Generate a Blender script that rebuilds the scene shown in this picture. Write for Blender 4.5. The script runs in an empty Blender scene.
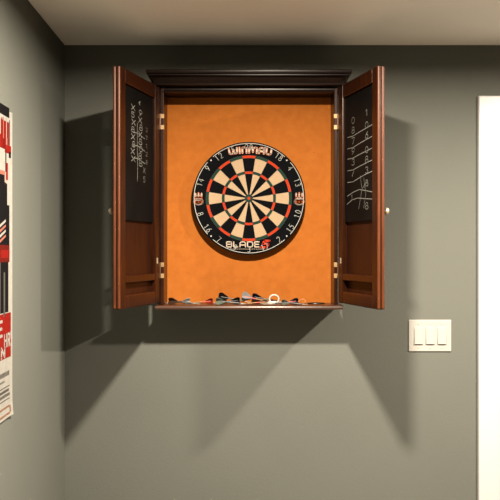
import bpy, bmesh, math, random
from mathutils import Vector, Matrix
random.seed(7)
C = bpy.context.scene.collection
PI = math.pi
EYE = 1.53                       # camera height above the floor
CX = -0.004                      # centre line of the cabinet
WALL_Y = 2.935                   # plane of the back wall
FRONT = 2.80                     # front plane of the cabinet body
CEIL = EYE + 0.834

# ------------------------------------------------------------------ materials
def mat(name, col, rough=0.5, spec=0.5, metal=0.0, var=0.0, vscale=8.0, bump=0.0, bscale=60.0,
        stretch=None, coat=0.0, col2=None, detail=4.0):
    m = bpy.data.materials.new(name); m.use_nodes = True
    nt = m.node_tree; N = nt.nodes; L = nt.links
    b = N['Principled BSDF']
    b.inputs['Base Color'].default_value = (*col, 1)
    b.inputs['Roughness'].default_value = rough
    b.inputs['Specular IOR Level'].default_value = spec
    b.inputs['Metallic'].default_value = metal
    b.inputs['Coat Weight'].default_value = coat
    b.inputs['Coat Roughness'].default_value = 0.2
    tc = N.new('ShaderNodeTexCoord')
    mp = N.new('ShaderNodeMapping')
    if stretch: mp.inputs['Scale'].default_value = stretch
    L.new(tc.outputs['Object'], mp.inputs['Vector'])
    if var or col2:
        n = N.new('ShaderNodeTexNoise'); n.inputs['Scale'].default_value = vscale
        n.inputs['Detail'].default_value = detail
        L.new(mp.outputs['Vector'], n.inputs['Vector'])
        r = N.new('ShaderNodeValToRGB')
        c2 = col2 or tuple(min(1, c*(1+var)) for c in col)
        c1 = col if col2 else tuple(c*(1-var) for c in col)
        r.color_ramp.elements[0].position = 0.3; r.color_ramp.elements[1].position = 0.7
        r.color_ramp.elements[0].color = (*c1, 1); r.color_ramp.elements[1].color = (*c2, 1)
        L.new(n.outputs['Fac'], r.inputs['Fac']); L.new(r.outputs['Color'], b.inputs['Base Color'])
    if bump:
        n2 = N.new('ShaderNodeTexNoise'); n2.inputs['Scale'].default_value = bscale
        n2.inputs['Detail'].default_value = 3
        L.new(mp.outputs['Vector'], n2.inputs['Vector'])
        bp = N.new('ShaderNodeBump'); bp.inputs['Strength'].default_value = bump
        bp.inputs['Distance'].default_value = 0.002
        L.new(n2.outputs['Fac'], bp.inputs['Height']); L.new(bp.outputs['Normal'], b.inputs['Normal'])
    return m

M = {}
M['wall'] = mat('sage_wall_paint', (.118,.123,.109), .8, .05, var=.03, vscale=2.5, bump=.25, bscale=160)
M['ceil'] = mat('ceiling_paint', (.80,.77,.70), .9, .1, var=.02, vscale=3, bump=.25, bscale=140)
M['white'] = mat('white_trim_paint', (.50,.495,.505), .35, .5, var=.015, vscale=5)
M['plastic'] = mat('white_switch_plastic', (.37,.36,.335), .4, .3, var=.01, vscale=20)
M['floor'] = mat('warm_plank_floor', (.235,.205,.172), .6, .2, var=.15, vscale=6, stretch=(6,.6,1))
M['wood'] = mat('dark_mahogany', (.011,.0029,.0009), .32, .2, vscale=14, stretch=(9,9,.8), coat=.04,
                col2=(.025,.0063,.0018), bump=.06, bscale=90)
M['woodlit'] = mat('highlit_mahogany_bead', (.050,.0135,.0038), .40, .32, vscale=14, stretch=(9,9,.8), col2=(.085,.023,.0065))  # lighter mahogany: the beads' highlight is put into the base colour
M['woodh'] = mat('dark_mahogany_crosswise', (.011,.0029,.0009), .30, .3, vscale=14, stretch=(.8,9,9), coat=.08,
                col2=(.032,.009,.0038), bump=.06, bscale=90)
M['shelfwood'] = mat('highlit_mahogany_shelf', (.030,.011,.006), .34, .5, vscale=14, stretch=(.8,9,9), coat=.4, col2=(.060,.024,.013))  # base colour lightened, with a coat, to give the lip its pale highlight
M['panelwood'] = mat('mahogany_veneer_panel', (.013,.0034,.0012), .45, .10, vscale=10, stretch=(8,8,.7),
                col2=(.023,.0062,.0022), coat=.05)
M['crown'] = mat('deep_mahogany_crown', (.0055,.0021,.0013), .34, .16, vscale=14, stretch=(.8,9,9), coat=.03,
                col2=(.010,.0037,.0021), bump=.05, bscale=90)
M['board'] = mat('black_chalkboard', (.0022,.0023,.0023), .5, .05, col2=(.0040,.0040,.0037), vscale=9)
M['chalk'] = mat('white_chalk', (.13,.13,.115), .9, .05, var=.3, vscale=90)
M['brass'] = mat('aged_brass', (.34,.22,.11), .5, .3, metal=.6, var=.15, vscale=40)
M['pewter'] = mat('pale_satin_knob', (.45,.38,.28), .4, .5, metal=.6, var=.1, vscale=40)
M['dsteel'] = mat('dark_bronze_pin', (.10,.05,.03), .4, .5, metal=.5, var=.1, vscale=60)
M['sblack'] = mat('black_sisal', (.0020,.0023,.0028), .95, .03, col2=(.0038,.0042,.005), vscale=260, bump=.3, bscale=700)
M['scream'] = mat('cream_sisal', (.30,.212,.130), .9, .05, col2=(.34,.245,.155), vscale=260, bump=.3, bscale=700)
M['sred'] = mat('red_sisal', (.32,.026,.008), .9, .05, col2=(.37,.035,.010), vscale=260, bump=.3, bscale=700)
M['sgreen'] = mat('green_sisal', (.009,.026,.019), .9, .05, col2=(.014,.036,.025), vscale=260, bump=.3, bscale=700)
M['rim'] = mat('black_board_rim', (.006,.005,.005), .7, .15, var=.2, vscale=80)
M['wire'] = mat('pale_number_wire', (.36,.36,.34), .5, .3, metal=0, var=.05, vscale=40)
M['spider'] = mat('thin_spider_steel', (.10,.10,.10), .4, .5, metal=.7, var=.05, vscale=40)
M['lwhite'] = mat('pale_print', (.42,.34,.27), .7, .1, var=.04, vscale=60)
M['lorange'] = mat('orange_print', (.33,.062,.015), .7, .1, var=.05, vscale=60)
M['lred'] = mat('red_print', (.42,.030,.011), .7, .1, var=.05, vscale=60)
# orange back panel : mottled with a few pinholes
def cork():
    m = mat('orange_felt_panel', (.288,.087,.0145), .9, .05, vscale=34, col2=(.328,.103,.018), bump=.35, bscale=420, detail=8)
    nt = m.node_tree; N = nt.nodes; L = nt.links; b = N['Principled BSDF']
    src = b.inputs['Base Color'].links[0].from_socket
    tc = [n for n in N if n.type == 'TEX_COORD'][0]
    v = N.new('ShaderNodeTexVoronoi'); v.inputs['Scale'].default_value = 26
    L.new(tc.outputs['Object'], v.inputs['Vector'])
    lt = N.new('ShaderNodeMath'); lt.operation = 'LESS_THAN'; lt.inputs[1].default_value = .055
    L.new(v.outputs['Distance'], lt.inputs[0])
    n = N.new('ShaderNodeTexNoise'); n.inputs['Scale'].default_value = 9
    L.new(tc.outputs['Object'], n.inputs['Vector'])
    gt = N.new('ShaderNodeMath'); gt.operation = 'GREATER_THAN'; gt.inputs[1].default_value = .52
    L.new(n.outputs['Fac'], gt.inputs[0])
    mu = N.new('ShaderNodeMath'); mu.operation = 'MULTIPLY'
    L.new(lt.outputs[0], mu.inputs[0]); L.new(gt.outputs[0], mu.inputs[1])
    mu2 = N.new('ShaderNodeMath'); mu2.operation = 'MULTIPLY'; mu2.inputs[1].default_value = .55
    L.new(mu.outputs[0], mu2.inputs[0])
    mx = N.new('ShaderNodeMixRGB'); mx.inputs['Color2'].default_value = (.07,.022,.006,1)
    L.new(mu2.outputs[0], mx.inputs['Fac']); L.new(src, mx.inputs['Color1']); L.new(mx.outputs['Color'], b.inputs['Base Color'])
    return m
M['cork'] = cork()
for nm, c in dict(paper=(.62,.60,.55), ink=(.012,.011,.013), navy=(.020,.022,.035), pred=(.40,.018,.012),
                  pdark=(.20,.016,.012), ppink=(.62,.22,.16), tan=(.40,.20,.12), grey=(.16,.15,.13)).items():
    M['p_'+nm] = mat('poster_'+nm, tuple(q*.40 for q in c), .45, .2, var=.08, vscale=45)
def flight_mat(nm, c, rough=.35): M[nm] = mat(nm, tuple(q*.36 for q in c), rough, .2, var=.12, vscale=120)
flight_mat('flight_black', (.014,.013,.013)); flight_mat('flight_navy', (.018,.022,.045)); flight_mat('flight_red', (.30,.024,.010))
flight_mat('flight_silver', (.52,.53,.56)); flight_mat('flight_white', (.50,.48,.45)); flight_mat('flight_brown', (.07,.028,.014))
flight_mat('flight_green', (.17,.20,.16)); flight_mat('flight_yellow', (.40,.33,.20))
M['loop_white'] = mat('white_loop_plastic', (.48,.465,.44), .5, .3, var=.03, vscale=90)
M['tungsten'] = mat('tungsten_barrel', (.10,.095,.09), .45, .4, metal=.6, var=.1, vscale=90)
M['brassbarrel'] = mat('brass_barrel', (.22,.12,.05), .45, .4, metal=.6, var=.1, vscale=90)
M['steel'] = mat('steel_point', (.22,.22,.22), .5, .3, metal=.6, var=.05, vscale=90)
M['shaftblack'] = mat('black_shaft', (.015,.015,.016), .35, .5, var=.1, vscale=90)
M['shaftred'] = mat('red_shaft', (.34,.03,.015), .35, .5, var=.1, vscale=90)
M['copper'] = mat('copper_wire', (.30,.11,.035), .45, .4, metal=.5, var=.1, vscale=90)

# ------------------------------------------------------------------ mesh helpers
def ident(x, y, z): return Vector((x, y, z))
class MB:
    def __init__(s, T=ident): s.bm = bmesh.new(); s.T = T; s.mi = 0
    def v(s, p): return s.bm.verts.new(s.T(*p))
    def face(s, vs, mi=None):
        try: f = s.bm.faces.new(vs)
        except ValueError: return
        f.material_index = s.mi if mi is None else mi
        return f
    def box(s, x0, x1, y0, y1, z0, z1):
        p = [s.v((x, y, z)) for x in (x0, x1) for y in (y0, y1) for z in (z0, z1)]
        for q in ((0,1,3,2),(4,6,7,5),(0,4,5,1),(2,3,7,6),(0,2,6,4),(1,5,7,3)): s.face([p[i] for i in q])
    def poly(s, pts): s.face([s.v(p) for p in pts])
    def prism(s, pts2, a, b, conv):
        """pts2 polygon extruded from a to b ; conv(u,v,w)->xyz"""
        A = [s.v(conv(u, v, a)) for u, v in pts2]; B = [s.v(conv(u, v, b)) for u, v in pts2]
        s.face(A); s.face(B[::-1]); n = len(A)
        for i in range(n): s.face([A[i], A[(i+1)%n], B[(i+1)%n], B[i]])
    def tube(s, pts, r, seg=6, closed=False, rs=None):
        pts = [Vector(p) for p in pts]; n = len(pts); rings = []
        up0 = None
        for i, p in enumerate(pts):
            if closed: t = pts[(i+1)%n]-pts[i-1]
            else: t = pts[min(i+1, n-1)]-pts[max(i-1, 0)]
            t.normalize()
            a = up0 if up0 is not None else (Vector((0,0,1)) if abs(t.z) < .9 else Vector((1,0,0)))
            a = (a - t*a.dot(t)).normalized(); up0 = a
            b = t.cross(a); rr = rs[i] if rs else r
            rings.append([s.v(p+(a*math.cos(2*PI*k/seg)+b*math.sin(2*PI*k/seg))*rr) for k in range(seg)])
        for i in range(n if closed else n-1):
            R0, R1 = rings[i], rings[(i+1)%n]
            for k in range(seg): s.face([R0[k], R0[(k+1)%seg], R1[(k+1)%seg], R1[k]])
        if not closed: s.face(rings[0][::-1]); s.face(rings[-1])
    def lathe(s, prof, seg, conv):
        """prof list of (r, h); conv(x, y, h)"""
        rings = []
        for r, h in prof:
            if r < 1e-6: rings.append([s.v(conv(0, 0, h))])
            else: rings.append([s.v(conv(r*math.cos(2*PI*k/seg), r*math.sin(2*PI*k/seg), h)) for k in range(seg)])
        for A, B in zip(rings, rings[1:]):
            for k in range(seg):
                a0, a1 = A[k % len(A)], A[(k+1) % len(A)]; b0, b1 = B[k % len(B)], B[(k+1) % len(B)]
                vs = [a0, a1, b1, b0]; u = []
                for q in vs:
                    if q not in u: u.append(q)
                if len(u) >= 3: s.face(u)
    def build(s, name, mats, parent=None, smooth=False, bevel=0, seg=2, recalc=True):
        if recalc: bmesh.ops.recalc_face_normals(s.bm, faces=s.bm.faces[:])
        me = bpy.data.meshes.new(name); s.bm.to_mesh(me); s.bm.free()
        for m in (mats if isinstance(mats, (list, tuple)) else [mats]): me.materials.append(M[m] if isinstance(m, str) else m)
        o = bpy.data.objects.new(name, me); C.objects.link(o)
        if smooth:
            for p in me.polygons: p.use_smooth = True
            try: me.set_sharp_from_angle(angle=math.radians(40))
            except Exception: pass
        if bevel:
            bv = o.modifiers.new('bevel', 'BEVEL'); bv.width = bevel; bv.segments = seg; bv.limit_method = 'ANGLE'
        if parent is not None:
            o.parent = parent
            # meshes are written in world coordinates; a mesh parent already sits at the world origin
            if parent.type == 'EMPTY': o.matrix_parent_inverse = Matrix.Translation(-parent.location)
        return o
def empty(name, loc, label, cat, group=None):
    o = bpy.data.objects.new(name, None); C.objects.link(o); o.location = loc; o.empty_display_size = .05
    tag(o, label, cat, group); return o
def tag(o, label, cat, group=None):
    o['label'] = label; o['category'] = cat
    if group: o['group'] = group
    return o
def structure(o, label=None, cat=None):
    o['kind'] = 'structure'
    if label: o['label'] = label
    if cat: o['category'] = cat
    return o

# stroke glyphs on a 0..1 x 0..1 grid
def arc(cx, cy, rx, ry, a0, a1, n=10):
    return [(cx+rx*math.cos(math.radians(a0+(a1-a0)*i/n)), cy+ry*math.sin(math.radians(a0+(a1-a0)*i/n))) for i in range(n+1)]
G = {
 '0': [arc(.5,.5,.4,.5,0,360,16)],
 '1': [[(.25,.8),(.55,1),(.55,0)]],
 '2': [arc(.5,.72,.38,.28,165,-40,10)+[(.1,0),(.9,0)]],
 '3': [arc(.48,.75,.36,.25,150,-90,9)+arc(.48,.26,.4,.26,90,-150,9)],
 '4': [[(.7,0),(.7,1),(.08,.32),(.95,.32)]],
 '5': [[(.85,1),(.22,1),(.16,.56)]+arc(.46,.32,.4,.32,120,-145,10)],
 '6': [[(.75,1)]+arc(.48,.3,.38,.3,140,500,16)],
 '7': [[(.1,1),(.9,1),(.35,0)]],
 '8': [arc(.5,.76,.32,.24,-90,270,14), arc(.5,.26,.4,.26,90,450,14)],
 '9': [[(.25,0)]+arc(.52,.7,.38,.3,-40,320,16)],
 'X': [[(.05,0),(.95,1)],[(.05,1),(.95,0)]],
 '/': [[(.2,0),(.8,1)]],
 'W': [[(.0,1),(.03,.12),(.25,.0),(.5,.12),(.5,.72)],[(.5,.12),(.75,0),(.97,.12),(1,1)]],
 'I': [[(.5,0),(.5,1)]],
 'N': [[(.05,0),(.05,.88),(.3,1),(.7,1),(.95,.85),(.95,0)]],
 'n': [[(.05,0),(.05,1),(.95,0),(.95,1)]],
 'M': [[(.0,0),(.0,.88),(.2,1),(.5,.88),(.5,.15)],[(.5,.88),(.8,1),(1,.88),(1,0)]],
 'A': [[(.0,0),(.0,.75),(.25,1),(.75,1),(1,.75),(1,0)],[(.0,.38),(1,.38)]],
 'a': [[(.0,0),(.42,1),(.58,1),(1,0)],[(.2,.3),(.8,.3)]],
 'U': [[(.0,1),(.0,.18),(.25,0),(.75,0),(1,.18),(1,1)]],
 'B': [[(0,0),(0,1),(.8,1),(.95,.88),(.95,.62),(.8,.52),(0,.52)],[(.8,.52),(1,.4),(1,.12),(.85,0),(0,0)]],
 'L': [[(0,1),(0,0),(.95,0)]],
 'D': [[(0,0),(0,1),(.75,1),(1,.78),(1,.22),(.75,0),(0,0)]],
 'E': [[(.95,1),(0,1),(0,0),(.95,0)],[(0,.5),(.85,.5)]],
 'H': [[(0,0),(0,1)],[(1,0),(1,1)],[(0,.5),(1,.5)]],
 'R': [[(0,0),(0,1),(.7,1),(.95,.85),(.95,.62),(.7,.5),(0,.5)],[(.5,.5),(1,0)]],
}
def ribbon(mb, pts, w, put, mi):
    """flat stroke of width w through 2-D pts; put(u,v)->xyz"""
    for a, b in zip(pts, pts[1:]):
        d = Vector((b[0]-a[0], b[1]-a[1]))
        if d.length < 1e-7: continue
        n = Vector((-d.y, d.x)).normalized()*w/2
        mb.face([mb.v(put(*q)) for q in ((a[0]+n.x, a[1]+n.y), (a[0]-n.x, a[1]-n.y), (b[0]-n.x, b[1]-n.y), (b[0]+n.x, b[1]+n.y))], mi)
    for p in pts:
        mb.face([mb.v(put(p[0]+w/2*math.cos(k*PI/4), p[1]+w/2*math.sin(k*PI/4))) for k in range(8)], mi)

# ------------------------------------------------------------------ room shell
XC = -0.754                                   # left corner
def left_x(y): return XC + (WALL_Y-y)*0.0245  # left wall runs very slightly out of square
XR, Y0 = 3.4, -1.6
m = MB(); m.box(XC-.15, XR, WALL_Y, WALL_Y+.12, 0, CEIL+.1); structure(m.build('wall_back', 'wall'), 'sage green painted wall behind the dartboard cabinet', 'wall')
m = MB(); m.prism([(left_x(WALL_Y)-.12, WALL_Y), (left_x(WALL_Y), WALL_Y), (left_x(Y0), Y0), (left_x(Y0)-.12, Y0)], 0, CEIL+.1, lambda u, v, w: (u, v, w))
structure(m.build('wall_left', 'wall'), 'sage green painted side wall carrying the poster', 'wall')
m = MB(); m.box(XC-.15, XR, Y0, WALL_Y+.12, CEIL, CEIL+.1); structure(m.build('ceiling', 'ceil'), 'plain off-white painted ceiling', 'ceiling')
m = MB(); m.box(XC-.15, XR, Y0, WALL_Y+.12, -.1, 0); structure(m.build('floor', 'floor'), 'warm wooden plank floor', 'floor')
m = MB(); m.box(XC, .92, WALL_Y-.014, WALL_Y, 0, .12); structure(m.build('baseboard_back', 'white', bevel=.003), 'white baseboard along the back wall', 'baseboard')

# white door casing at the right (mitred head and jamb) and the door inside it
SC = 721/WALL_Y
TL, TT = 0.926, EYE+0.625                      # outer left edge, top
prof = [(0,0),(0,.015),(.003,.018),(.060,.0175),(.085,.0165),(.088,.014),(.088,0)]
m = MB()
def casing_conv(path):
    rows = []
    for (x, z, nx, nz) in path:
        rows.append([m.v((x+nx*a, WALL_Y-h, z+nz*a)) for a, h in prof])
    for A, B in zip(rows, rows[1:]):
        n = len(prof)
        for i in range(n): m.face([A[i], A[(i+1)%n], B[(i+1)%n], B[i]])
    m.face(rows[0]); m.face(rows[-1][::-1])
casing_conv([(TL, 0, 1, 0), (TL, TT, 1, -1), (TL+.99, TT, -1, -1), (TL+.99, 0, -1, 0)])
structure(m.build('trim_1', 'white', bevel=.0012), 'white painted door casing at the right edge', 'door casing')
dr = MB(); dr.box(TL+.092, TL+.898, WALL_Y-.006, WALL_Y+.004, .008, TT-.092)
for zz0, zz1 in ((.25,.95),(1.15,1.9)):
    for xx in (TL+.19, TL+.55):
        dr.box(xx, xx+.26, WALL_Y-.012, WALL_Y-.006, zz0, zz1)
structure(dr.build('door_1', 'white', bevel=.002), 'white panelled door inside the casing', 'door')

# ------------------------------------------------------------------ cabinet
HW, TH = .345, .014
ZB, ZT = EYE-.2135, EYE+.634
cab = empty('dartboard_cabinet', (CX, WALL_Y, ZB-.02), 'dark mahogany dartboard cabinet with both doors open, hung on the grey-green wall', 'dartboard cabinet')
for sx in (-1, 1):
    m = MB(); x0, x1 = sorted((CX+sx*HW, CX+sx*(HW-TH))); m.box(x0, x1, FRONT, WALL_Y-.001, ZB, ZT)
    m.build('side_panel', 'wood', cab, bevel=.0025)
m = MB(); m.box(CX-HW+TH, CX+HW-TH, 2.921, WALL_Y-.001, ZB, ZT-.001)
bp_ = m.build('back_panel', 'cork', cab); bp_['label'] = 'orange felt covered back panel'
m = MB(); m.box(CX-HW+TH, CX+HW-TH, FRONT+.006, 2.921, EYE+.617, ZT); m.build('top_panel', 'crown', cab)
# header rail with a rounded lower bead
hp = [(2.801,ZT),(2.801,EYE+.622),(2.797,EYE+.620),(2.795,EYE+.616),(2.797,EYE+.612),(2.802,EYE+.6105),(2.812,EYE+.612),(2.812,ZT)]
m = MB(); m.prism(hp, CX-HW+TH, CX+HW-TH, lambda u, v, w: (w, u, v)); m.build('header_rail', 'crown', cab, smooth=True)
# crown moulding, mitred round three sides
cp = [(0,.632),(.020,.632),(.025,.635),(.026,.640),(.022,.643),(.024,.650),(.029,.659),(.036,.666),(.040,.668),(.040,.672),(.046,.674),(.048,.678),(.048,.686),(.045,.689),(0,.689)]
m = MB(); rows = []
for q in range(4):
    row = []
    for o_, z in cp:
        x = (-1 if q < 2 else 1)*(HW+o_); y = (WALL_Y-.001) if q in (0, 3) else FRONT-o_-.006
        row.append(m.v((CX+x, y, EYE+z)))
    rows.append(row)
for A, B in zip(rows, rows[1:]):
    for i in range(len(cp)): m.face([A[i], A[(i+1)%len(cp)], B[(i+1)%len(cp)], B[i]])
m.face(rows[0]); m.face(rows[-1][::-1])
m.build('crown_moulding', 'crown', cab, smooth=True)
# bottom board with rounded front edge
b0, b1 = ZB-.016, ZB
bp2 = [(WALL_Y-.001,b1),(2.776,b1),(2.771,b1-.002),(2.768,b1-.006),(2.768,b0+.005),(2.771,b0+.001),(2.776,b0),(WALL_Y-.001,b0)]
m = MB(); m.prism(bp2, CX-.361, CX+.361, lambda u, v, w: (w, u, v)); m.build('bottom_shelf', 'shelfwood', cab, smooth=True)

# doors
ANG = math.radians(15.5); S, K = math.sin(ANG), math.cos(ANG)
HY = 2.788; DW = .345; DT = .028; DZ0, DZ1 = EYE-.2035, EYE+.629
def door_T(sx):
    hx = CX+sx*HW
    def T(u, w, z): return Vector((hx+sx*(S*u+K*w), HY-K*u+S*w, EYE+z))
    return T
def frame_box(mb, u0, u1, w0, w1, z0, z1): mb.box(u0, u1, w0, w1, z0, z1)
z0, z1 = -.2035, .629
def chalk_strokes(mb, items, w=.0034):
    for st in items: ribbon(mb, st, w, lambda u, v: (u, CHW-.0006, v), 1)
CHW = .010                                      # chalkboard surface depth behind the inner face
def glyph(ch, u, z, h, wd=None, slant=0, mirror=False):
    wd = wd or h*.55
    out = []
    for st in G[ch]:
        out.append([(u+((1-x) if mirror else x)*wd+slant*y*h, z+y*h) for x, y in st])
    return out
for sx in (-1, 1):
    T = door_T(sx)
    side = 'left' if sx < 0 else 'right'
    m = MB(T)
    st = .042
    m.box(0, st, 0, DT, z0, z1); m.box(DW-st, DW, 0, DT, z0, z1)
    m.box(st, DW-st, 0, DT, z1-.05, z1); m.box(st, DW-st, 0, DT, z0, -.160)
    m.box(st, DW-st, 0, DT, -.115, -.090)
    d = m.build('door', 'wood', cab, bevel=.003)
    d['label'] = side + ' door, swung wide open'
    m = MB(T); m.box(st-.004, DW-st+.004, .019, .025, z0+.04, z1-.045)
    m.build('door_panel', 'panelwood', d)
    # beads on the free edge of the door, facing the room
    m = MB(T)
    for w in (.0062, DT-.0062):
        m = MB(T); m.tube([(DW-.0005, w, z0+.004), (DW-.0005, w, z1-.004)], .0056, 12)
        m.build('edge_bead', 'woodlit', d, smooth=True)
    # chalkboard with chalk writing
    m = MB(T); m.box(st+.001, DW-st-.001, CHW, .0185, .105, z1-.052)
    if sx < 0:
        # u runs from the hinge towards the room, so on this door writing reads from large u to small u
        for c_, (uu, top, n, hh) in enumerate([(.205, .500, 8, .019), (.142, .490, 8, .021)]):
            for k in range(n):
                chalk_strokes(m, glyph('X5X8X8XX'[k] if c_ == 0 else '9X8X8088'[k], uu+.004*math.sin(k*2.3), top-k*.0262, hh, .034, mirror=True), .0030)
        chalk_strokes(m, [[(.186,.46),(.187,.38),(.184,.30),(.186,.25)]], .0030)
        for k in range(3): chalk_strokes(m, [[(.225,.420-k*.046),(.185,.424-k*.046),(.120,.412-k*.046)]], .0026)
        chalk_strokes(m, [[(.165,.53),(.172,.537),(.163,.54)]], .006)
        for k in range(5): chalk_strokes(m, glyph('37128'[k], .095, .44-k*.030, .015, .018, mirror=True), .0014)
        for k in range(2): chalk_strokes(m, glyph('X5'[k], .115, .285-k*.034, .020, .022, mirror=True), .0017)
    else:
        for k in range(7):
            chalk_strokes(m, glyph('1060838'[k], .225, (.488,.444,.408,.356,.322,.284,.238)[k]-.011, .022, .030), .0026)
            if k < 6: chalk_strokes(m, glyph('08793/'[k], .105, (.480,.444,.404,.366,.326,.284)[k]-.011, .023, .032), .0024)
        for a_, b_ in ((.4286,.4336),(.386,.393),(.347,.352),(.303,.310),(.259,.271)):
            chalk_strokes(m, [[(.068,a_-.004),(.12,a_-.006),(.18,(a_+b_)/2-.002),(.24,b_),(.284,b_+.004)]], .0028)
        chalk_strokes(m, [[(.066,.203),(.12,.214),(.175,.220),(.23,.212),(.284,.203)]], .0028)
        chalk_strokes(m, [[(.062,.172),(.11,.186),(.16,.190),(.22,.184),(.284,.178)]], .0028)
        chalk_strokes(m, [[(.185,.27),(.20,.22),(.172,.15)], [(.215,.26),(.232,.20),(.215,.15)], [(.19,.215),(.245,.245)]], .0020)
        chalk_strokes(m, glyph('8', .225, .145, .024, .03) + glyph('1', .1, .185, .02, .02), .0022)
    m.build('chalkboard', ['board', 'chalk'], d)
    # lip in front of the small dart pocket at the bottom of the door
    m = MB(T); m.box(st+.004, DW-st-.004, .001, .012, -.166, -.158)
    m.build('pocket_lip', 'woodh', d, bevel=.0015)
    # little pale plate near the hinge edge
    m = MB(T); m.box(.020, .030, -.0015, .0005, -.052, -.030); m.build('pale_plate', 'pewter', d, bevel=.0005)
    # round knob on the outer face
    m = MB(); q = T(DW-.030, DT, .135); n_ = (T(0, 1, 0)-T(0, 0, 0)).normalized()
    a_ = Vector((0,0,1)); b_ = n_.cross(a_)
    m.lathe([(0,0),(.010,0),(.0095,.002),(.0055,.004),(.0050,.010),(.0075,.013),(.0115,.017),(.0125,.021),(.0110,.026),(.006,.029),(0,.030)], 20,
            lambda x, y, h: q+a_*x+b_*y+n_*h)
    m.build('knob', 'pewter', d, smooth=True)
    # two hinges on the cabinet front edge
    for zc in (.498, -.079):
        m = MB(); m.tube([(CX+sx*(HW-.0005), FRONT-.0065, EYE+zc-.030), (CX+sx*(HW-.0005), FRONT-.0065, EYE+zc+.030)], .0035, 10)
        h = m.build('hinge', 'dsteel', cab, smooth=True)
        for dz in (.0215, -.0215):
            m = MB(); x0, x1 = sorted((CX+sx*(HW-.002), CX+sx*(HW-.0155)))
            m.box(x0, x1, FRONT-.003, FRONT-.0002, EYE+zc+dz-.0085, EYE+zc+dz+.0085)
            m.build('hinge_leaf', 'brass', h, bevel=.0008)

# ------------------------------------------------------------------ dartboard
BX, BZ, BF = CX-.0005, EYE+.2065, 2.8785           # centre and front face
def bpos(u, v, h=0): return Vector((BX+u, BF-h, BZ+v))
db = empty('dartboard', (BX, 2.921, BZ), 'round black and cream bristle dartboard hanging on the orange panel', 'dartboard')
m = MB(); R = .2258
m.lathe([(0,-.0405),(R-.004,-.0405),(R,-.038),(R,-.003),(R-.003,-.0002),(R-.006,0),(0,-.0002)], 96, lambda x, y, h: bpos(x, y, h-.0008))
m.build('board_body', 'rim', db, smooth=True)
m = MB()
def sector(r0, r1, a0, a1, mi, n=4, h=0.0):
    f = lambda r, a: bpos(r*math.sin(a), r*math.cos(a), h)
    for i in range(n):
        x0 = a0+(a1-a0)*i/n; x1 = a0+(a1-a0)*(i+1)/n
        if r0 < 1e-6: m.face([m.v(f(0,0)), m.v(f(r1,x0)), m.v(f(r1,x1))], mi)
        else: m.face([m.v(f(r0,x0)), m.v(f(r1,x0)), m.v(f(r1,x1)), m.v(f(r0,x1))], mi)
W9 = math.radians(9)
for k in range(20):
    a0, a1 = k*2*W9-W9, k*2*W9+W9
    body, ring = (0, 2) if k % 2 == 0 else (1, 3)
    sector(.0155, .0975, a0, a1, body); sector(.0975, .1075, a0, a1, ring)
    sector(.1075, .1605, a0, a1, body); sector(.1605, .1715, a0, a1, ring)
    sector(.1715, R-.004, a0, a1, 0)
    sector(.0065, .0155, a0, a1, 3, 2); sector(0, .0065, a0, a1, 2, 2)
m.build('playing_face', ['sblack', 'scream', 'sred', 'sgreen'], db, recalc=False)
m = MB()
for rr in (.0065, .0155, .0975, .1075, .1605, .1715):
    m.tube([bpos(rr*math.sin(i*2*PI/80), rr*math.cos(i*2*PI/80), .0007) for i in range(80)], .0006, 4, closed=True)
for k in range(20):
    a = k*2*W9+W9
    m.tube([bpos(.0155*math.sin(a), .0155*math.cos(a), .0006), bpos(.1735*math.sin(a), .1735*math.cos(a), .0006)], .0006, 4)
m.build('spider_wire', 'spider', db)
# number ring : wire circle in four arcs, wire numerals, clip dots
m = MB(); RR = .2185; g = math.radians(4)
for q in range(4):
    a0 = math.radians(45+90*q)+g; a1 = math.radians(135+90*q)-g
    m.tube([bpos(RR*math.sin(a0+(a1-a0)*i/40), RR*math.cos(a0+(a1-a0)*i/40), .0022) for i in range(41)], .0013, 6)
    a = math.radians(45+90*q)
    m.lathe([(0,.0),(.0030,.0),(.0030,.003),(0,.0035)], 10, lambda x, y, h: bpos(.2135*math.sin(a)+x, .2135*math.cos(a)+y, h))
nums = [20,1,18,4,13,6,10,15,2,17,3,19,7,16,8,11,14,9,12,5]
hN = .0225
for k, num in enumerate(nums):
    a = k*2*W9; t = str(num); flip = 90 < k*18 < 270
    rc = RR-.0035-hN/2
    wid = .0125; gap = .0055; tot = len(t)*wid+(len(t)-1)*gap
    rad = Vector((math.sin(a), math.cos(a))); tan = Vector((math.cos(a), -math.sin(a)))
    if flip: up, rt = -rad, -tan
    else: up, rt = rad, tan
    for j, ch in enumerate(t):
        for st in G[ch]:
            pts = []
            for x, y in st:
                p = rad*rc + rt*(-tot/2+j*(wid+gap)+x*wid) + up*(y-.5)*hN
                pts.append(bpos(p.x, p.y, .0021))
            m.tube(pts, .00105, 4, closed=False)
m.build('number_ring', 'wire', db)
# printed lettering
def word(mb, text, centre_r, a_c, h, widths, gap, w_out, w_in, mi_out, mi_in, curve=True, h0=.0003, slant=0, xo=0):
    tot = sum(widths)+gap*(len(text)-1); x = -tot/2
    for lay, (w, mi, hh) in enumerate(((w_out, mi_out, h0), (w_in, mi_in, h0+.0003))):
        if mi is None: continue
        x = -tot/2+xo
        for ch, wd in zip(text, widths):
            for st in G[ch]:
                pts = []
                for u, v in st:
                    X = x+u*wd+slant*(v-.5)*h; Y = (v-.5)*h
                    if curve:
                        th = X/.50; r = .50+Y
                        pts.append((r*math.sin(th), r*math.cos(th)-.50+centre_r))
                    else: pts.append((X, a_c+Y))
                ribbon(mb, pts, w, lambda u, v: bpos(u, v, hh), mi)
            x += wd+gap
INK = ['lwhite', 'lorange', 'lred', 'sblack']
m = MB()
word(m, 'WINMAU', .1925, 0, .0215, [.032,.001,.0185,.031,.0195,.0185], .0095, .0090, .0060, 1, 0, xo=.005)
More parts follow.
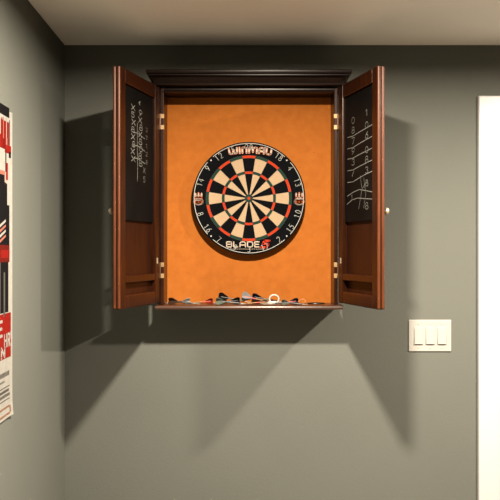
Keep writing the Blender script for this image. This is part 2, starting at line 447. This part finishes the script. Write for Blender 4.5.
m.build('lettering', INK, db, recalc=False)
m = MB()
word(m, 'BLADE', 0, -.1840, .0205, [.020,.017,.022,.021,.018], .0080, .0044, .0030, 0, 0, curve=False, xo=-.0235)
for i in range(18):                                   # thin line of print below the word
    u = -.070+i*.0075
    ribbon(m, [(u, -.2025), (u+.0042, -.2025)], .0018, lambda a, b: bpos(a, b, .0003), 0)
m.build('lettering', INK, db, recalc=False)
m = MB(); fx, fz = .0485, -.1825                      # the five, in red
ribbon(m, [(fx+u*.028+v*.007, fz+(v-.5)*.026) for u, v in [(.95,1),(.28,1),(.12,.55),(.82,.55),(.92,.42),(.85,.08),(.72,0),(.0,0)]], .0078, lambda u, v: bpos(u, v, .0006), 2)
m.build('numeral', INK, db, recalc=False)
for sx in (-1, 1):                                    # hand-with-darts emblem at both sides
    m = MB(); ex = sx*.2010; ez = -.0135
    ribbon(m, [(ex-.012, ez+.006), (ex-.012, .018)], .0075, lambda a, b: bpos(a, b, .0003), 1)
    ribbon(m, [(ex, ez+.006), (ex, .021)], .0075, lambda a, b: bpos(a, b, .0003), 1)
    ribbon(m, [(ex+.012, ez+.006), (ex+.012, .018)], .0075, lambda a, b: bpos(a, b, .0003), 1)
    for dx in (-.012, 0, .012): ribbon(m, [(ex+dx, .010), (ex+dx, .019)], .0058, lambda a, b: bpos(a, b, .0006), 0)
    ribbon(m, [(ex-.018, .0035), (ex+.018, .0035)], .0030, lambda a, b: bpos(a, b, .0006), 3)
    ribbon(m, [(ex-.009, ez), (ex+.009, ez)], .0150, lambda a, b: bpos(a, b, .0003), 1)
    ribbon(m, [(ex+.0190*math.cos(t*PI/12), ez+.0120*math.sin(t*PI/12)) for t in range(25)], .0042, lambda a, b: bpos(a, b, .0009), 0)
    ribbon(m, [(ex-.011, ez-.003), (ex, ez-.006), (ex+.011, ez-.003)], .0030, lambda a, b: bpos(a, b, .0009), 3)
    m.build('emblem', INK, db, recalc=False)

# ------------------------------------------------------------------ light switch
SX0, SX1, SZ0, SZ1 = .6450, .8185, EYE-.4125, EYE-.2835
sw = empty('light_switch', ((SX0+SX1)/2, WALL_Y, SZ0), 'white three-rocker light switch plate on the wall beside the door casing', 'light switch')
wm = (SX1-SX0-.012)
m = MB(); m.box(SX0, SX1, WALL_Y-.006, WALL_Y-.0005, SZ0, SZ1); pl = m.build('wall_plate', 'plastic', sw, bevel=.0035, seg=3)
for k in range(3):
    xc = (SX0+SX1)/2+(k-1)*.0475; zc = (SZ0+SZ1)/2
    m = MB(); m.box(xc-.019, xc+.019, WALL_Y-.0075, WALL_Y-.0055, zc-.036, zc+.036); m.build('rocker_frame', 'plastic', sw, bevel=.0008)
    m = MB()
    pr = [(-.0075,-.033),(-.0135,-.033),(-.0125,-.028),(-.0085,.031),(-.0075,.033)]
    m.prism(pr, xc-.0165, xc+.0165, lambda u, v, w: (w, WALL_Y+u, zc+v)); m.build('rocker', 'plastic', sw, bevel=.0008)
    for dz in (-.0485, .0485):
        m = MB(); m.lathe([(0,0),(.0032,0),(.0030,.001),(.0022,.0016),(0,.0018)], 12, lambda x, y, h: (xc+x, WALL_Y-.006-h, zc+dz+y))
        m.build('screw', 'plastic', sw, smooth=True)

# ------------------------------------------------------------------ poster on the left wall
PE = 2.215                                     # depth of its right-hand edge
PZ0, PZ1 = EYE-.504, EYE+.421
wd = Vector((left_x(0)-left_x(1), -1, 0)).normalized()     # along the wall, towards the room
nrm = Vector((-wd.y, wd.x, 0)).normalized()
if nrm.x < 0: nrm = -nrm
def PT(s, h, z):
    """s = distance from the poster's right-hand edge, h = off the wall, z = world"""
    base = Vector((left_x(PE), PE, 0))+wd*s
    curl = .004*max(0, 1-s/.05)**2 + .004*max(0, 1-(z-PZ0)/.06)**2 + .0015
    return base + nrm*(curl+h) + Vector((0,0,z))
m = MB(lambda s, h, z: PT(s, h, z))
NS, NZ = 14, 24
ss = [0,.006,.012,.02,.03,.042,.056,.08,.12,.2,.3,.4,.5,.56,.61]
zz = [PZ0+(PZ1-PZ0)*i/NZ for i in range(NZ+1)]
zz = sorted(set([PZ0+.01,PZ0+.02,PZ0+.04]+zz))
grid = {}
for h in (0, .0006):
    for i, s in enumerate(ss):
        for j, z in enumerate(zz): grid[h, i, j] = m.v((s, h, z))
for h in (0, .0006):
    for i in range(len(ss)-1):
        for j in range(len(zz)-1): m.face([grid[h,i,j], grid[h,i+1,j], grid[h,i+1,j+1], grid[h,i,j+1]], 0)
def rim(a):
    for (i, j), (k, l) in a: m.face([grid[0,i,j], grid[0,k,l], grid[.0006,k,l], grid[.0006,i,j]], 0)
I, J = len(ss)-1, len(zz)-1
rim([((i,0),(i+1,0)) for i in range(I)]); rim([((i,J),(i+1,J)) for i in range(I)])
rim([((0,j),(0,j+1)) for j in range(J)]); rim([((I,j),(I,j+1)) for j in range(J)])
bmesh.ops.recalc_face_normals(m.bm, faces=m.bm.faces[:])
def yz(y, s=.04):                              # design rows measured down the sheet's edge
    return EYE+(250-y)*(PE-s)/721
def patch(s0, s1, za, zb, mi, h=.0011, taper=None):
    """printed area following the curl of the paper; taper = (za', zb') at the s1 end"""
    n = max(2, int((s1-s0)/.008)); k = max(1, int(abs(zb-za)/.012))
    for i in range(min(n, 40)):
        f0, f1 = i/min(n, 40), (i+1)/min(n, 40)
        def zr(f):
            a, b = (za, zb) if taper is None else (za+(taper[0]-za)*f, zb+(taper[1]-zb)*f)
            return a, b
        for q in range(k):
            def pz(f, g): a, b = zr(f); return a+(b-a)*g
            sA, sB = s0+(s1-s0)*f0, s0+(s1-s0)*f1
            m.face([m.v((sA, h, pz(f0, q/k))), m.v((sB, h, pz(f1, q/k))), m.v((sB, h, pz(f1, (q+1)/k))), m.v((sA, h, pz(f0, (q+1)/k)))], mi)
Y = yz
patch(.022, .60, Y(117), Y(107.0), 1)                         # dark title bar
for (s0, s1, ya, yb, mi) in ((.024,.116,122,150,2),(.018,.022,119,150,1),(.12,.16,118,142,2),(.17,.20,118,150,4)):
    patch(s0, s1, Y(yb), Y(ya), mi)
for i, (s0, s1, ya, yb, mi) in enumerate(((.030,.034,121,147,3),(.044,.050,119,146,0),(.058,.063,122,150,3),(.072,.079,119,140,5),(.086,.092,120,150,3),(.100,.108,119,137,0),(.038,.048,138,149,5),(.066,.076,140,150,3))):
    patch(s0, s1, Y(yb), Y(ya), mi, .0014)
patch(.010, .060, Y(153), Y(145), 2, .0014)
patch(.012, .026, Y(157), Y(151), 1, .0017); patch(.048, .056, Y(172), Y(150), 1, .0015)
patch(.034, .050, Y(180), Y(163), 2, .0014); patch(.060, .120, Y(186), Y(172), 5, .0013)
patch(.066, .40, Y(190), Y(176), 1, .0014)
# dark figure with striped sleeve
patch(.040, .30, Y(205), Y(184), 1, .0013, (Y(205), Y(170)))
patch(.022, .34, Y(246), Y(205), 1, .0013)
for q in range(4): patch(.055, .16, Y(237-q*5), Y(234.5-q*5), 0 if q % 2 else 5, .0017, (Y(249-q*5), Y(246-q*5)))
patch(.022, .15, Y(262), Y(245), 3, .0016); patch(.030, .10, Y(258), Y(250), 2, .0018)
patch(.030, .105, Y(312), Y(258), 1, .0013); patch(.060, .074, Y(316), Y(272), 7, .0015)
patch(.12, .26, Y(312), Y(258), 1, .0013)
# red title block with white letters
patch(.012, .58, Y(357.5), Y(313), 2, .0015)
def pword(text, s_right, ybase, ytop, ws, gap, w, mi, h):
    x = s_right; za, zb = Y(ybase), Y(ytop)
    for ch, wdt in list(zip(text, ws))[::-1]:
        for st in G[ch]:
            ribbon(m, [(x+(1-u)*wdt, za+(zb-za)*v) for u, v in st], w, lambda a, b: (a, h, b), mi)
        x += wdt+gap
pword('E', .088, 334, 320, [.030], .01, .009, 0, .0020)
pword('HR', .020, 346, 334, [.020,.016], .012, .007, 0, .0020); patch(.012, .016, Y(336), Y(332), 0, .002)
pword('n', .064, 355.5, 346.5, [.034], .01, .010, 0, .0020)
# small print
def bars(rows, s0, s1, mi):
    for ya, yb in rows: patch(s0, s1, Y(yb), Y(ya), mi, .0014)
for i in range(9):
    s = .024+i*.011
    patch(s, s+.007, Y(375.5), Y(371), 7, .0014); 
    if i > 1: patch(s+.02, s+.026, Y(381), Y(379), 7, .0014)
bars(((385.8,386.8),(398.5,399.5)), .020, .36, 7)
for i in range(16):
    s = .026+i*.012; patch(s, s+.010, Y(391.5), Y(388.8), 7, .0014); patch(s-.006, s+.003, Y(396.2), Y(393.2), 7, .0014)
patch(.016, .024, Y(413), Y(406), 4, .0014); patch(.024, .56, Y(414.5), Y(412.5), 4, .0013); patch(.026, .56, Y(407.5), Y(405.6), 4, .0013)
po = m.build('wall_poster', ['p_paper','p_ink','p_pred','p_pdark','p_tan','p_ppink','p_navy','p_grey'], recalc=False)
tag(po, 'white red and black paper poster hanging on the side wall at the left edge', 'poster')

# ------------------------------------------------------------------ darts on the cabinet shelf
SH = ZB
def dart(x, y, yaw, fm, bm_, label, tilt=None, roll=45, lift=0, size=1.0, sm='shaftblack'):
    """x,y = tail end of the flights; the point heads off along yaw and rests on the shelf"""
    root = empty('dart', (x, y, SH), label, 'dart', 'darts on the cabinet shelf')
    Ld = .128*size; fr = .0175*size
    zt = fr*max(abs(math.cos(math.radians(roll))), abs(math.sin(math.radians(roll))))+.0012+lift
    zp = .0012
    pitch = math.asin((zt-zp)/Ld)
    d = Vector((math.cos(yaw)*math.cos(pitch), math.sin(yaw)*math.cos(pitch), -math.sin(pitch)))
    o = Vector((x, y, SH+zt)); a = Vector((-math.sin(yaw), math.cos(yaw), 0)); b = d.cross(a)
    cv = lambda p, q, h: o+a*p+b*q+d*h
    def rod(name, prof, mt, seg=14):
        mm = MB(); mm.lathe([(0, prof[0][1])]+prof+[(0, prof[-1][1])], seg, cv); return mm.build(name, mt, root, smooth=True)
    rod('shaft', [(.0022,.010*size),(.0026,.03*size),(.0030,.052*size)], sm)
    bar = [(.0030,.0521*size)]
    for i in range(9): bar += [(.0036,(.054+.004*i)*size), (.0036,(.0562+.004*i)*size), (.0031,(.0566+.004*i)*size), (.0031,(.0576+.004*i)*size)]
    bar += [(.0030,.094*size),(.0014,.098*size)]
    rod('barrel', bar, bm_)
    rod('point', [(.0011,.0981*size),(.0010,.118*size),(.0003,.128*size)], 'steel', 8)
    mm = MB(); t = .00045
    fp = [(0,.040*size),(.006*size,.034*size),(fr,.014*size),(fr,.004*size),(fr*.75,0),(0,.001)]
    for kq in range(4):
        an = math.radians(roll+90*kq); e = Vector((math.cos(an), math.sin(an))); n2 = Vector((-e.y, e.x))
        mm.prism(fp, -t, t, lambda u, h, w: cv(e.x*u+n2.x*w, e.y*u+n2.y*w, h))
    mm.build('flight', fm, root)
    return root
def X(px): return (px-250)*2.86/721
D = math.radians
dart(X(169), 2.842, D(-4), 'flight_brown', 'tungsten', 'dart with brown-black flight at the left end of the cabinet shelf')
dart(X(190), 2.874, D(184), 'flight_white', 'tungsten', 'dart with white flight lying left of the red-flighted dart', size=.85)
dart(X(213), 2.859, D(183), 'flight_red', 'brassbarrel', 'dart with dark red flight lying on the shelf left of the board centre', sm='shaftred', size=.85)
dart(X(216), 2.828, D(2), 'flight_green', 'tungsten', 'dart with grey-green flight beside the dark red one')
dart(X(218), 2.893, D(3), 'flight_black', 'tungsten', 'dart with black flight standing tallest behind the grey-green flight', lift=.009, size=1.1, roll=25)
dart(X(240), 2.862, D(181), 'flight_black', 'tungsten', 'dart with black flight left of the silver-flighted dart')
dart(X(242), 2.842, D(3), 'flight_silver', 'brassbarrel', 'dart with raised silver flight under the middle of the dartboard', lift=.014, size=1.1, roll=20, sm='shaftred')
dart(X(252), 2.897, D(-1), 'flight_navy', 'tungsten', 'dart with dark navy flight just right of the silver-flighted dart', lift=.012, size=1.1)
dart(X(267), 2.815, D(177), 'flight_yellow', 'brassbarrel', 'dart with yellowish flight left of the white plastic loop', size=.85, sm='shaftred')
dart(X(281), 2.800, D(-1), 'flight_green', 'tungsten', 'dart with grey-green flight just right of the white plastic loop', size=.8)
dart(X(298), 2.836, D(181), 'flight_navy', 'tungsten', 'dart with dark navy flight between the white loop and the copper loop', size=.95, sm='shaftred')
# white loop standing in its clip
wl = empty('plastic_loop', (X(274), 2.868, SH), 'small white plastic loop standing among the darts on the shelf', 'loop')
m = MB(); cxl = X(274.2)
m.tube([(cxl+.0185*math.cos(t*PI/16), 2.868, SH+.0185+.0165*math.sin(t*PI/16)) for t in range(32)], .0030, 8, closed=True); m.build('ring', 'loop_white', wl, smooth=True)
m = MB(); m.box(cxl-.032, cxl+.010, 2.860, 2.876, SH+.0002, SH+.010); m.build('foot', 'loop_white', wl, bevel=.003)
# copper loop
m = MB(); c2 = X(301.5)
pts = [(c2-.020, 2.868, SH+.0024), (c2-.012, 2.868, SH+.007), (c2-.003, 2.868, SH+.014), (c2+.007, 2.867, SH+.0185), (c2+.014, 2.866, SH+.016), (c2+.0165, 2.865, SH+.009), (c2+.013, 2.864, SH+.0035), (c2+.003, 2.862, SH+.0022), (c2-.008, 2.861, SH+.0022)]
m.tube(pts, .0021, 8); cl = m.build('wire_loop', 'copper', smooth=True)
tag(cl, 'small bent copper-coloured wire loop on the shelf right of the darts', 'wire loop')
# flat dark leather piece at the right end
m = MB(); cxp, cyp = X(316), 2.855
m.lathe([(0,.0003),(.036,.0003),(.038,.002),(.036,.0045),(.020,.0062),(0,.0066)], 28, lambda x, y, h: (cxp+x*.9, cyp+y*.55, SH+h))
fl = m.build('flat_pouch', 'flight_black', smooth=True)
tag(fl, 'flat black oval pouch lying at the right end of the cabinet shelf', 'pouch')

# ------------------------------------------------------------------ light
def down_light(idx, x, y, p, col=(1,.868,.70), size=.11):
    l = bpy.data.lights.new('downlight', 'AREA'); l.shape = 'DISK'; l.size = size; l.energy = p; l.color = col
    o = bpy.data.objects.new('downlight', l); C.objects.link(o); o.location = (x, y, CEIL-.003)
    t = MB(); n = 40; rp = [(.073,-.0005),(.072,-.0075),(.075,-.0095),(.090,-.005),(.092,-.0005)]  # ring added round the unseen lamp; its lip cuts light at low angles
    rr = [[t.v((x+q*math.cos(2*PI*k/n), y+q*math.sin(2*PI*k/n), CEIL+h)) for k in range(n)] for q, h in rp]
    for A, B in zip(rr, rr[1:]+rr[:1]):
        for k in range(n): t.face([A[k], A[(k+1)%n], B[(k+1)%n], B[k]])
    structure(t.build('trim_%d' % idx, 'white', smooth=True), 'unseen white ring added to cut a ceiling downlight at low angles', 'downlight cutoff ring'); return o
down_light(2, .105, 1.645, 128); down_light(3, 1.525, 1.665, 128)
w = bpy.data.worlds.new('room_ambient'); bpy.context.scene.world = w; w.use_nodes = True
w.node_tree.nodes['Background'].inputs['Color'].default_value = (.30,.25,.19,1)
w.node_tree.nodes['Background'].inputs['Strength'].default_value = .04

# ------------------------------------------------------------------ camera
cd = bpy.data.cameras.new('camera'); cam = bpy.data.objects.new('camera', cd); C.objects.link(cam)
cam.location = (0, 0, EYE); cam.rotation_euler = (PI/2, 0, 0); cd.sensor_width = 36; cd.lens = 721/500*36
cd.clip_start = .05
sc = bpy.context.scene; sc.camera = cam
sc.view_settings.view_transform = 'Standard'; sc.view_settings.look = 'None'; sc.view_settings.gamma = 1
sc.view_settings.exposure = 0; sc.view_settings.use_curve_mapping = False
sc.cycles.max_bounces = 8; sc.cycles.diffuse_bounces = 5
